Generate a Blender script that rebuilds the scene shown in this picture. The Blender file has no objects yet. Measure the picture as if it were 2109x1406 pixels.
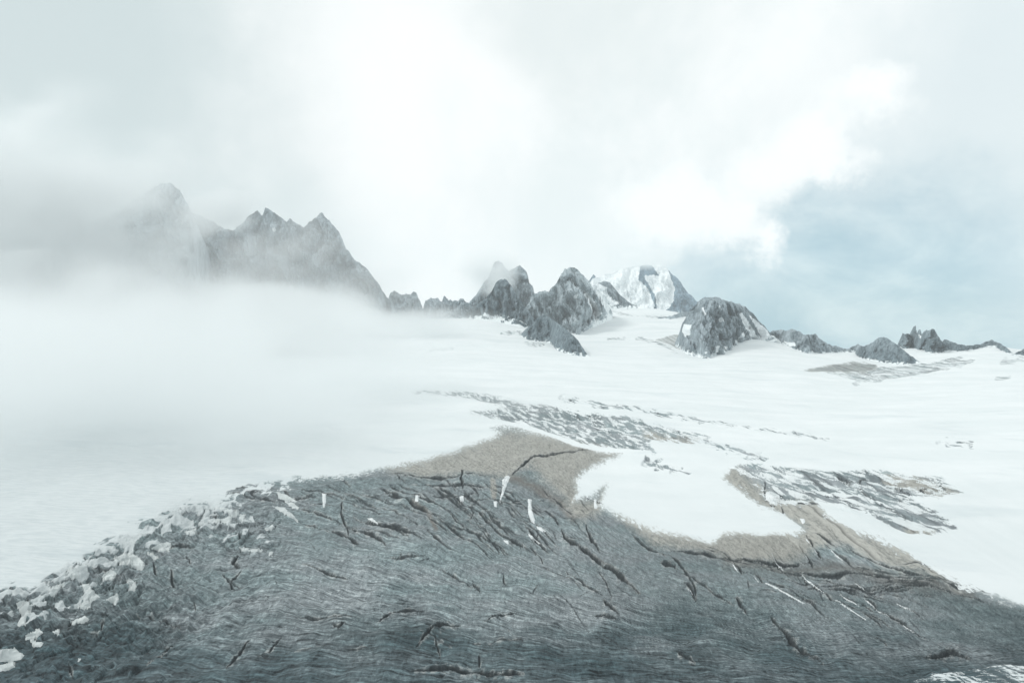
import bpy, math, random
import numpy as np

# ------------------------------------------------------------------ scene, camera
S = bpy.context.scene
COL = S.collection
F, CX, HY, CZ = 1582.0, 1054.5, 640.0, 300.0      # focal length / centre / horizon row in photo pixels, eye height
cd = bpy.data.cameras.new("camera")
cam = bpy.data.objects.new("camera", cd)
COL.objects.link(cam)
cam.location = (0, 0, CZ)
cam.rotation_euler = (math.pi / 2, 0, 0)
cd.sensor_width = 36.0
cd.lens = 36.0 * F / 2109.0
cd.shift_y = -(703.0 - HY) / 2109.0
cd.clip_start, cd.clip_end = 1.0, 60000.0
S.camera = cam

S.view_settings.view_transform = 'Standard'
S.view_settings.look = 'None'
S.view_settings.exposure = 0.0
S.view_settings.gamma = 1.0
cy = S.cycles
cy.use_denoising = True
cy.max_bounces = 7
cy.diffuse_bounces = 3
cy.volume_bounces = 5
cy.volume_step_rate = 1.0
cy.volume_max_steps = 96
cy.sample_clamp_indirect = 4.0


def sdir(px, py):
    v = np.array([(px - CX) / F, 1.0, -(py - HY) / F])
    return v / np.linalg.norm(v)


# ------------------------------------------------------------------ node helpers
class NT:
    def __init__(s, tree):
        s.t = tree
        tree.nodes.clear()

    def n(s, kind, **kw):
        nd = s.t.nodes.new(kind)
        for k, v in kw.items():
            setattr(nd, k, v)
        return nd

    def put(s, sock, v):
        if v is None:
            return
        if isinstance(v, bpy.types.NodeSocket):
            s.t.links.new(v, sock)
        elif isinstance(v, (tuple, list)) and len(v) == 3 and sock.type == 'RGBA':
            sock.default_value = (*v, 1.0)
        else:
            sock.default_value = v

    def math(s, op, a, b=None, c=None, clamp=False):
        nd = s.n('ShaderNodeMath', operation=op, use_clamp=clamp)
        for i, v in enumerate((a, b, c)):
            s.put(nd.inputs[i], v)
        return nd.outputs[0]

    def vmath(s, op, a, b=None, scale=None):
        nd = s.n('ShaderNodeVectorMath', operation=op)
        s.put(nd.inputs[0], a)
        s.put(nd.inputs[1], b)
        if scale is not None:
            s.put(nd.inputs['Scale'], scale)
        return nd.outputs['Value'] if op in ('DOT_PRODUCT', 'LENGTH') else nd.outputs['Vector']

    def noise(s, vec, scale, detail=4.0, rough=0.55, dist=0.0, color=False):
        nd = s.n('ShaderNodeTexNoise')
        s.put(nd.inputs['Vector'], vec)
        nd.inputs['Scale'].default_value = scale
        nd.inputs['Detail'].default_value = detail
        nd.inputs['Roughness'].default_value = rough
        nd.inputs['Distortion'].default_value = dist
        return nd.outputs['Color' if color else 'Fac']

    def ramp(s, x, a, b, lo=0.0, hi=1.0, smooth=True):
        nd = s.n('ShaderNodeMapRange', interpolation_type='SMOOTHSTEP' if smooth else 'LINEAR')
        for i, v in enumerate((x, a, b, lo, hi)):
            s.put(nd.inputs[i], v)
        return nd.outputs[0]

    def mix(s, f, a, b, mode='MIX'):
        nd = s.n('ShaderNodeMix', data_type='RGBA', blend_type=mode)
        s.put(nd.inputs[0], f)
        s.put(nd.inputs[6], a)
        s.put(nd.inputs[7], b)
        return nd.outputs[2]

    def scalevec(s, v, sx, sy, sz, rot=0.0):
        if rot:                                          # turn first, so that x runs along the direction 'rot'
            r_ = s.n('ShaderNodeMapping')
            s.put(r_.inputs['Vector'], v)
            r_.inputs['Rotation'].default_value = (0, 0, -rot)
            v = r_.outputs[0]
        nd = s.n('ShaderNodeMapping')
        s.put(nd.inputs['Vector'], v)
        nd.inputs['Scale'].default_value = (sx, sy, sz)
        return nd.outputs[0]

    def attr(s, name, kind='GEOMETRY'):
        nd = s.n('ShaderNodeAttribute', attribute_name=name, attribute_type=kind)
        return nd.outputs['Fac']


# ------------------------------------------------------------------ sky and sun
SUN_EL, SUN_AZ = math.radians(46), math.radians(-78)      # azimuth from straight ahead, negative = left
W = bpy.data.worlds.new("World")
S.world = W
W.use_nodes = True
w = NT(W.node_tree)
sky = w.n('ShaderNodeTexSky', sky_type='NISHITA', sun_disc=False)
sky.sun_elevation = SUN_EL
sky.sun_rotation = SUN_AZ
sky.altitude = 3000.0
clear = w.vmath('SCALE', sky.outputs[0], scale=0.10)
d0 = w.n('ShaderNodeTexCoord').outputs['Generated']
wob = w.vmath('SUBTRACT', w.noise(d0, 4.5, 6.0, 0.55, color=True), (0.5, 0.5, 0.5))
d1 = w.vmath('ADD', d0, w.vmath('SCALE', wob, scale=0.30))
wob2 = w.vmath('SUBTRACT', w.noise(d0, 9.0, 7.0, 0.62, color=True), (0.5, 0.5, 0.5))
d2 = w.vmath('ADD', d0, w.vmath('SCALE', wob2, scale=0.16))


def lobe(d, px, py, r_in, r_out, sx=1.0, sy=1.0):
    c = sdir(px, py)
    v = w.vmath('SUBTRACT', d, tuple(c))
    v = w.vmath('MULTIPLY', v, (1.0 / sx, 1.0, 1.0 / sy))
    return w.ramp(w.vmath('LENGTH', v), r_in, r_out, 1.0, 0.0)


base = w.mix(w.ramp(w.noise(d0, 4.0, 7.0, 0.62, 0.3), 0.34, 0.66), (0.85, 0.925, 0.935), (1.0, 1.035, 1.035))
c = w.mix(lobe(d1, 0, 260, 0.12, 0.50, 0.95, 1.5), base, (0.63, 0.725, 0.74))
c = w.mix(w.math('MULTIPLY', lobe(d1, 1150, 20, 0.02, 0.22, 1.3, 0.55), 0.75), c, (0.76, 0.84, 0.845))
c = w.mix(w.math('MULTIPLY', lobe(d1, 800, 210, 0.0, 0.30, 0.8, 1.0), 0.85), c, (1.02, 1.05, 1.05))
c = w.mix(w.math('MULTIPLY', lobe(d1, 2060, 300, 0.05, 0.30, 0.9, 1.2), 0.9), c, (0.74, 0.835, 0.865))
gap = w.math('MULTIPLY', lobe(d2, 1760, 690, 0.08, 0.30, 1.3, 0.86), 0.97)
gapcol = w.mix(0.12, w.mix(w.ramp(w.noise(w.scalevec(d0, 5.0, 5.0, 11.0), 1.0, 6.0, 0.58, 0.4), 0.36, 0.66), (0.20, 0.43, 0.54), (0.56, 0.735, 0.785)), clear)
c = w.mix(gap, c, gapcol)
wob3 = w.vmath('SUBTRACT', w.noise(d0, 17.0, 8.0, 0.66, color=True), (0.5, 0.5, 0.5))
d3 = w.vmath('ADD', w.vmath('ADD', d0, w.vmath('SCALE', wob3, scale=0.085)), w.vmath('SCALE', wob2, scale=0.05))
for cx_, cy__, r_, sx_ in ((1390, 430, 0.060, 1.2), (1500, 440, 0.036, 1.0), (1590, 350, 0.032, 1.1), (1665, 285, 0.026, 1.2), (1560, 500, 0.016, 0.8), (1790, 200, 0.016, 1.6), (1700, 330, 0.012, 1.8)):
    c = w.mix(lobe(d3, cx_, cy__, r_ * 0.5, r_ + 0.032, sx_, 0.8), c, (1.02, 1.06, 1.06))
bg = w.n('ShaderNodeBackground')
w.put(bg.inputs['Color'], c)
bg.inputs['Strength'].default_value = 1.0
w.put(w.n('ShaderNodeOutputWorld').inputs['Surface'], bg.outputs[0])

sl = bpy.data.lights.new("sun", 'SUN')
sl.energy = 1.35
sl.angle = math.radians(10)
sl.color = (1.0, 0.97, 0.93)
sun = bpy.data.objects.new("sun", sl)
COL.objects.link(sun)
sun.location = (0, 0, 2000)
sun.rotation_euler = (math.pi / 2 - SUN_EL, 0, math.pi - SUN_AZ)

# ------------------------------------------------------------------ numpy helpers
_P = np.random.RandomState(7).permutation(256)
_P = np.concatenate([_P, _P, _P])
_A = np.random.RandomState(8).rand(256) * 2 * np.pi
_GX, _GY = np.cos(_A), np.sin(_A)


def pn(x, y, seed=0):
    x = np.asarray(x, float) + seed * 17.31
    y = np.asarray(y, float) - seed * 9.77
    xi, yi = np.floor(x).astype(np.int64), np.floor(y).astype(np.int64)
    fx, fy = x - xi, y - yi
    u, v = fx * fx * fx * (fx * (fx * 6 - 15) + 10), fy * fy * fy * (fy * (fy * 6 - 15) + 10)
    xi &= 255
    yi &= 255

    def g(a, b, dx, dy):
        h = _P[_P[(xi + a) & 255] + ((yi + b) & 255)]
        return _GX[h] * dx + _GY[h] * dy
    n0 = g(0, 0, fx, fy) * (1 - u) + g(1, 0, fx - 1, fy) * u
    n1 = g(0, 1, fx, fy - 1) * (1 - u) + g(1, 1, fx - 1, fy - 1) * u
    return (n0 * (1 - v) + n1 * v) * 1.5


def fbm(x, y, o=4, seed=0, gain=0.5):
    r, a = 0.0, 1.0
    for i in range(o):
        r = r + a * pn(x * 2 ** i, y * 2 ** i, seed + i)
        a *= gain
    return r


def ridged(x, y, o=4, seed=0, gain=0.5):
    r, a, t = 0.0, 1.0, 0.0
    for i in range(o):
        r = r + a * (1 - np.abs(pn(x * 2 ** i, y * 2 ** i, seed + i)) * 1.6)
        t += a
        a *= gain
    return r / t


def sst(a, b, x):
    t = np.clip((x - a) / (b - a), 0, 1)
    return t * t * (3 - 2 * t)


def seg_d(px, py, a, b):
    dx, dy = b[0] - a[0], b[1] - a[1]
    t = np.clip(((px - a[0]) * dx + (py - a[1]) * dy) / (dx * dx + dy * dy + 1e-9), 0, 1)
    return np.hypot(px - a[0] - t * dx, py - a[1] - t * dy)


def line_d(px, py, pts, far=60.0):
    d = np.full(px.shape, far)
    xs, ys = [p[0] for p in pts], [p[1] for p in pts]
    m = (px > min(xs) - far) & (px < max(xs) + far) & (py > min(ys) - far) & (py < max(ys) + far)
    X, Y = px[m], py[m]
    r = np.full(X.shape, far)
    for a, b in zip(pts[:-1], pts[1:]):
        r = np.minimum(r, seg_d(X, Y, a, b))
    d[m] = r
    return d


def line_dt(px, py, pts, far):
    """distance to a polyline and the fraction of its length at the nearest point"""
    d, tt = np.full(px.shape, far), np.zeros(px.shape)
    ls = [math.hypot(b[0] - a[0], b[1] - a[1]) for a, b in zip(pts[:-1], pts[1:])]
    tot, acc = sum(ls) + 1e-9, 0.0
    for a, b, l in zip(pts[:-1], pts[1:], ls):
        dx, dy = b[0] - a[0], b[1] - a[1]
        t = np.clip(((px - a[0]) * dx + (py - a[1]) * dy) / (dx * dx + dy * dy + 1e-9), 0, 1)
        q = np.hypot(px - a[0] - t * dx, py - a[1] - t * dy)
        m = q < d
        d = np.where(m, q, d)
        tt = np.where(m, (acc + t * l) / tot, tt)
        acc += l
    return d, tt


def poly_sd(px, py, pts, far=80.0):
    """signed distance to a polygon, positive inside (photo pixels), clipped to +-far"""
    out = np.full(px.shape, -far)
    xs, ys = [p[0] for p in pts], [p[1] for p in pts]
    m = (px > min(xs) - far) & (px < max(xs) + far) & (py > min(ys) - far) & (py < max(ys) + far)
    X, Y = px[m], py[m]
    r = np.full(X.shape, far)
    ins = np.zeros(X.shape, bool)
    for a, b in zip(pts, pts[1:] + pts[:1]):
        r = np.minimum(r, seg_d(X, Y, a, b))
        if a[1] != b[1]:
            c_ = (a[1] > Y) != (b[1] > Y)
            ins ^= c_ & (X < (b[0] - a[0]) * (Y - a[1]) / (b[1] - a[1]) + a[0])
    out[m] = np.where(ins, r, -r)
    return out


def Z4(pts): return [(850 + x / 3.515, 760 + y / 3.515) for x, y in pts]
def Z5(pts): return [(1400 + x / 2.975, 900 + y / 2.975) for x, y in pts]
def Z6(pts): return [(x / 3.013, 950 + y / 3.013) for x, y in pts]
def Z7(pts): return [(600 + x / 2.954, 930 + y / 2.954) for x, y in pts]
def Z8(pts): return [(1200 + x / 2.32, 1040 + y / 2.32) for x, y in pts]
def Z1(pts): return [(950 + x / 3.835, 500 + y / 3.835) for x, y in pts]
def Z2(pts): return [(1350 + x / 2.779, 550 + y / 2.779) for x, y in pts]
def Z3(pts): return [(200 + x / 2.636, 340 + y / 2.636) for x, y in pts]


def mesh_obj(name, V, Fc, mat, parent=None, smooth=True, attrs=None):
    me = bpy.data.meshes.new(name)
    V = np.asarray(V, np.float32)
    Fc = np.asarray(Fc, np.int32)
    me.vertices.add(len(V))
    me.vertices.foreach_set('co', V.ravel())
    k = Fc.shape[1]
    me.loops.add(Fc.size)
    me.loops.foreach_set('vertex_index', Fc.ravel())
    me.polygons.add(len(Fc))
    me.polygons.foreach_set('loop_start', np.arange(0, Fc.size, k, dtype=np.int32))
    me.update(calc_edges=True)
    me.polygons.foreach_set('use_smooth', np.full(len(Fc), smooth))
    for an, av in (attrs or {}).items():
        at = me.attributes.new(an, 'FLOAT', 'POINT')
        at.data.foreach_set('value', np.asarray(av, np.float32).ravel())
    me.materials.append(mat)
    o = bpy.data.objects.new(name, me)
    COL.objects.link(o)
    if parent:
        o.parent = parent
    return o


def tag(o, label, cat, group=None, kind=None):
    o['label'] = label
    o['category'] = cat
    if group:
        o['group'] = group
    if kind:
        o['kind'] = kind
    return o


def new_mat(name):
    m = bpy.data.materials.new(name)
    m.use_nodes = True
    return m, NT(m.node_tree)


# ------------------------------------------------------------------ terrain base
PROF = [(200, 2475), (300, 1863), (480, 1406), (560, 1300), (650, 1200), (770, 1100), (940, 1000), (1240, 900), (1650, 820),
        (2200, 760), (2750, 730), (3500, 690), (4300, 652), (5200, 655), (7000, 668), (12000, 690)]
_lp = np.log([p[0] for p in PROF])
_zp = np.array([-(p[1] - HY) * p[0] / F for p in PROF])


def base_py(Y):
    l = np.log(Y)
    z = np.zeros_like(l)
    for o_ in (-0.08, -0.04, 0, 0.04, 0.08):
        z = z + np.interp(l + o_, _lp, _zp) / 5
    return HY - F * z / Y


# control points (photo column, distance, photo row): residual against the profile, thin-plate fit
CTRL = [(-700, 500, None), (-700, 900, None), (-700, 1800, 800), (-700, 3500, 690), (0, 480, None), (0, 700, 1160), (0, 1000, 970), (0, 1600, 820), (0, 3500, 690),
        (400, 480, None), (400, 800, 1075), (400, 1240, 895), (400, 2200, 758), (400, 3500, 685), (400, 6000, 690),
        (700, 600, None), (700, 960, 985), (700, 1500, 840), (700, 3500, 680), (700, 5000, 675),
        (1000, 480, None), (1000, 770, None), (1000, 980, 975), (1050, 1240, 893), (1000, 1650, 815), (1000, 2750, 722), (1000, 3700, 656), (1000, 4600, 660), (1000, 7000, 672),
        (1200, 2800, 730), (1200, 3500, 690), (1250, 4100, 650), (1350, 4400, 634), (1300, 5200, 640), (1300, 7000, 655),
        (1400, 600, None), (1400, 900, 1030), (1400, 1240, 900), (1440, 2750, 737), (1400, 3300, 695), (1400, 4000, 652),
        (1560, 2750, 730), (1560, 3150, 698), (1560, 4000, 710), (1650, 3000, 726), (1650, 4000, 735), (1700, 6500, 730),
        (1750, 1000, 985), (1750, 1600, 850), (1750, 2300, 780), (1750, 3000, 732), (1760, 3500, 724), (1760, 4500, 735),
        (1830, 2700, 750), (1900, 3200, 715), (1900, 3900, 730), (2000, 3200, 724), (2000, 4200, 738), (2055, 3100, 711), (2055, 4000, 735),
        (2109, 480, None), (2109, 620, 1240), (2109, 900, 1030), (2109, 1500, 850), (2109, 2300, 770), (2109, 3000, 728), (2109, 4000, 738), (2109, 6500, 735),
        (2500, 480, None), (2500, 900, 1025), (2500, 1800, 800), (2500, 3000, 735), (2500, 5000, 735), (3000, 600, None), (3000, 3000, 735)]
_ca = np.array([c_[0] / 380.0 for c_ in CTRL])
_cb = np.array([2.4 * math.log(c_[1]) for c_ in CTRL])
_cv = np.array([0.0 if c_[2] is None else c_[2] - base_py(np.array([float(c_[1])]))[0] for c_ in CTRL])


def _phi(r2):
    return 0.5 * r2 * np.log(r2 + 1e-9)


n_ = len(CTRL)
_K = _phi((_ca[:, None] - _ca[None]) ** 2 + (_cb[:, None] - _cb[None]) ** 2) + 0.02 * np.eye(n_)
_Pm = np.stack([np.ones(n_), _ca, _cb], 1)
_M = np.block([[_K, _Pm], [_Pm.T, np.zeros((3, 3))]])
_w = np.linalg.solve(_M, np.concatenate([_cv, np.zeros(3)]))


def surf_z(px, Y):
    a, b = np.clip(px, -900, 3100) / 380.0, 2.4 * np.log(Y)
    r = _w[n_] + _w[n_ + 1] * a + _w[n_ + 2] * b
    for i in range(n_):
        r = r + _w[i] * _phi((a - _ca[i]) ** 2 + (b - _cb[i]) ** 2)
    return CZ - (base_py(Y) + r - HY) * Y / F


# tessellation: rows by distance, columns by bearing (finer where the ground is near)
_yy = np.exp(np.linspace(math.log(200), math.log(12000), 6000))
_bp = np.minimum.accumulate(base_py(_yy))
rows_py = np.concatenate([np.arange(2400, 1480, -6.0), np.arange(1480, 800, -1.1), np.arange(800, 664, -0.7)])
rowY = np.interp(-rows_py, -_bp, _yy)
rowY = np.concatenate([rowY, np.exp(np.linspace(math.log(rowY[-1] * 1.01), math.log(11000), 60))])
cols = np.concatenate([np.linspace(-2600, -260, 60)[:-1], np.arange(-260, 2370, 1.45), np.linspace(2372, 4700, 60)])
NR, NC = len(rowY), len(cols)
PXg = np.broadcast_to(cols[None, :], (NR, NC)).copy()
Yg = np.broadcast_to(rowY[:, None], (NR, NC)).copy()
Xg = (PXg - CX) / F * Yg
# evaluate the smooth surface on a coarse lattice and interpolate
cr = np.unique(np.concatenate([np.arange(0, NR, 6), [NR - 1]]))
cc_ = np.unique(np.concatenate([np.arange(0, NC, 8), [NC - 1]]))
zc = surf_z(np.broadcast_to(cols[cc_][None], (len(cr), len(cc_))), np.broadcast_to(rowY[cr][:, None], (len(cr), len(cc_))))
tmp = np.stack([np.interp(cols, cols[cc_], zc[i]) for i in range(len(cr))])
Zg = np.stack([np.interp(np.arange(NR), cr, tmp[:, j]) for j in range(NC)], 1)
PYg = HY - F * (Zg - CZ) / Yg

# ------------------------------------------------------------------ what covers the ground where
ICE = [(-700, 1700), (-300, 1400), (0, 1228), (20, 1214), (45, 1216), (60, 1228), (80, 1210), (92, 1192), (115, 1180), (140, 1162), (160, 1172), (176, 1166), (176, 1150), (205, 1130), (225, 1122),
       (250, 1106), (290, 1096), (312, 1083), (330, 1068), (355, 1060), (372, 1052), (410, 1050), (448, 1041), (470, 1022), (500, 1014), (545, 1007), (580, 1001), (600, 993), (650, 986),
       (700, 982), (760, 971), (810, 960), (860, 950), (920, 936), (975, 918), (1010, 905), (1032, 893), (1012, 883), (1042, 880), (1080, 886), (1120, 893), (1160, 906), (1200, 918), (1240, 928),
       (1282, 932), (1250, 946), (1215, 965), (1188, 985), (1189, 1010), (1184, 1032), (1215, 1025), (1250, 996), (1236, 1042), (1262, 1056), (1300, 1070), (1342, 1087), (1385, 1100), (1459, 1117),
       (1493, 1100), (1566, 1105), (1631, 1098), (1657, 1092), (1622, 1066), (1566, 1044), (1530, 1018), (1484, 990), (1507, 966), (1560, 985), (1600, 1035), (1679, 1034), (1702, 1068), (1736, 1088),
       (1803, 1108), (1870, 1142), (1938, 1176), (1988, 1209), (2038, 1229), (2109, 1253), (2300, 1310), (2700, 1430), (3300, 1600), (3300, 2500), (-700, 2500)]
TAN1 = [(790, 962), (860, 946), (975, 914), (1035, 885), (1110, 888), (1200, 915), (1290, 930), (1250, 948), (1190, 985), (1192, 1030), (1225, 1030), (1250, 990), (1240, 1050), (1200, 1085), (1178, 1070), (1158, 1021), (1121, 994), (1091, 964),
        (1050, 977), (1023, 979), (837, 981)]
TAN2 = [(1262, 1056), (1300, 1085), (1350, 1122), (1415, 1135), (1476, 1154), (1510, 1161), (1545, 1153), (1631, 1150), (1695, 1128), (1717, 1119), (1752, 1130), (1803, 1158), (1890, 1184), (1985, 1212), (1960, 1180), (1870, 1132), (1803, 1102),
        (1736, 1080), (1702, 1060), (1685, 1034), (1600, 1030), (1507, 960), (1475, 990), (1566, 1050), (1657, 1085), (1566, 1085), (1493, 1080), (1459, 1095), (1400, 1085), (1342, 1070)]
SER1 = Z4([(20, 165), (130, 160), (280, 165), (480, 185), (650, 210), (830, 268), (920, 255), (1060, 285), (1200, 305), (1400, 345), (1600, 365), (1750, 410), (1900, 430), (2160, 490), (2160, 545), (1900, 535), (1740, 532), (1705, 562), (1755, 618),
           (1530, 590), (1350, 566), (1200, 540), (1000, 478), (700, 390), (430, 330), (420, 315), (600, 310), (640, 275), (350, 205), (130, 178)])
SER2 = Z5([(310, 200), (400, 165), (560, 185), (800, 205), (1000, 230), (1150, 205), (1430, 235), (1600, 255), (1740, 345), (1580, 382), (1420, 365), (1480, 420), (1640, 505), (1700, 568), (1540, 605), (1400, 592), (1280, 552), (1180, 482),
           (1050, 465), (900, 425), (830, 402), (620, 412), (570, 432), (515, 370), (430, 300)])
STRIPS = [(Z4([(1080, 215), (1260, 240), (1400, 268), (1650, 300), (1800, 330), (2050, 362), (2109, 380)]), 5), ([(1400, 857), (1470, 872), (1560, 886), (1640, 896), (1705, 906)], 4),
          ([(1340, 893), (1420, 900), (1490, 922), (1575, 945)], 8), (Z4([(1700, 668), (1830, 710), (1980, 765)]), 8), (Z4([(0, 165), (90, 165)]), 4), (Z2([(1990, 545), (2109, 525)]), 5),
          (Z5([(1600, 42), (1700, 48), (1780, 58)]), 7), (Z1([(1160, 765), (1290, 762)]), 2.5), (Z1([(1390, 765), (1520, 770), (1620, 820), (1720, 880)]), 4), (Z1([(345, 715), (470, 712)]), 7), (Z1([(510, 790), (650, 815)]), 4),
          (Z2([(1160, 650), (1300, 620), (1500, 590), (1800, 535)]), 9), (Z2([(1010, 600), (1120, 630), (1220, 655)]), 4), (Z1([(1150, 530), (1270, 560), (1400, 580), (1600, 590)]), 3.0), (Z2([(1950, 640), (2030, 630)]), 2.5),
          ([(885, 722), (930, 718)], 3)]
MOR = Z2([(845, 592), (1000, 560), (1130, 543), (1260, 555), (1275, 575), (1200, 602), (1050, 602), (900, 602)])
MOR2 = Z1([(1540, 765), (1680, 725), (1760, 740), (1800, 800), (1760, 860)])
SNOWBR = [(1880, 1400), (1990, 1386), (2109, 1376), (2400, 1380), (2400, 1480), (2100, 1460), (2040, 1416), (1960, 1408)]

FAR = 80.0
print("terrain verts", NR * NC)
jit = fbm(Xg / 26, Yg / 60, 4, 3) * 5.0
sd = poly_sd(PXg + jit, PYg + jit * 0.6, ICE, FAR)
lob = sst(700, 540, PXg) * sst(960, 1010, PYg)
lj = fbm(Xg / 16 + fbm(Xg / 9, Yg / 20, 2, 77) * 0.5, Yg / 34, 3, 78, 0.45) * 26.0 * lob
bare = (sd + lj) / 20.0
smot = np.zeros_like(bare)
for P_, cap in ((SER1, 0.62), (SER2, 0.55)):
    v = poly_sd(PXg, PYg, P_, FAR)
    f_ = np.minimum(v / 10.0, cap)
    smot = np.maximum(smot, sst(-6, 8, v))
    bare = np.maximum(bare, f_)
frn = fbm(Xg / 15 + 0.7 * fbm(Xg / 12, Yg / 24, 2, 91), Yg / 26, 3, 92, 0.45)
srel = smot.copy()
for L_, wd in STRIPS:
    v = wd * (0.78 + 1.3 * pn(PXg / 24, PYg / 9, 88)) - line_d(PXg, PYg, L_)
    bare = np.maximum(bare, np.minimum(v / 5.0, 0.30) - 0.02)
    smot = np.maximum(smot, sst(-4, 2, v) * 0.9)
vm = poly_sd(PXg, PYg, MOR, FAR)
vm2 = poly_sd(PXg, PYg, MOR2, FAR)
vf = poly_sd(PXg, PYg, Z2([(960, 604), (1270, 572), (1420, 566), (1640, 540), (1810, 532), (1770, 562), (1500, 622), (1200, 660), (1110, 642)]), FAR)
bare = np.maximum(bare, np.minimum(vf / 4.0, 0.30))
smot = np.maximum(smot, 0.45 * sst(-3, 3, np.maximum(vf, vm)))
bare = np.maximum(bare, np.minimum(vm / 4.0, 1.2))
bare = np.maximum(bare, np.minimum(vm2 / 5.0, 0.2))
fringe = sst(-10, 8, sd) * 0.9 * sst(430, 250, PXg) * sst(125, 55, sd) + 0.85 * np.clip(1.5 - np.hypot((PXg - 500) / 90.0, (PYg - 1095) / 48.0), 0, 1) + 0.7 * np.clip(1.4 - np.hypot((PXg - 400) / 70.0, (PYg - 1070) / 40.0), 0, 1)
fringe = np.clip(fringe * (PXg < 640), 0, 1)
bare = np.where((fringe > 0) & (bare > 0), np.minimum(bare, bare * (1 - fringe) + 0.55 * fringe), bare)
# white strip along the serac edge, snow at the bottom right
WS = Z4([(430, 352), (700, 402), (900, 452), (1050, 500), (1200, 552), (1350, 577), (1530, 597), (1720, 617)])
bare = np.minimum(bare, (line_d(PXg, PYg, WS) - 4.5) / 4.0)
v = poly_sd(PXg + jit, PYg, SNOWBR, FAR)
bare = np.minimum(bare, np.maximum(-v / 16.0 + 0.3, 0.24))
smot = np.maximum(smot, 0.55 * sst(-14, 4, v))
bare = np.clip(bare, -2.5, 2.5)

tan_ = np.maximum(poly_sd(PXg + jit, PYg + jit * .5, TAN1, FAR), poly_sd(PXg + jit, PYg + jit * .5, TAN2, FAR)) / 20.0
tan_ = np.maximum(tan_, poly_sd(PXg, PYg, Z7([(1213, 150), (1240, 160), (1252, 230), (1247, 290), (1222, 285), (1208, 220)]), FAR) / 4.0)
tan_ = np.maximum(tan_, np.clip(np.maximum(vm, vm2) / 8.0, -2, 0.06))
tan_ = np.maximum(tan_, poly_sd(PXg, PYg, Z5([(1370, 565), (1440, 555), (1570, 580), (1540, 608), (1400, 595)]), FAR) / 8.0)
tan_ = np.maximum(tan_, poly_sd(PXg, PYg, Z5([(1250, 235), (1430, 235), (1500, 260), (1740, 345), (1580, 382), (1450, 330), (1240, 280)]), FAR) / 10.0)
tan_ = np.maximum(tan_, poly_sd(PXg, PYg, Z4([(1660, 440), (1800, 480), (2100, 520), (2100, 545), (1740, 532), (1680, 510)]), FAR) / 8.0)
tan_ = np.clip(tan_, -2, 2)

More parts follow.
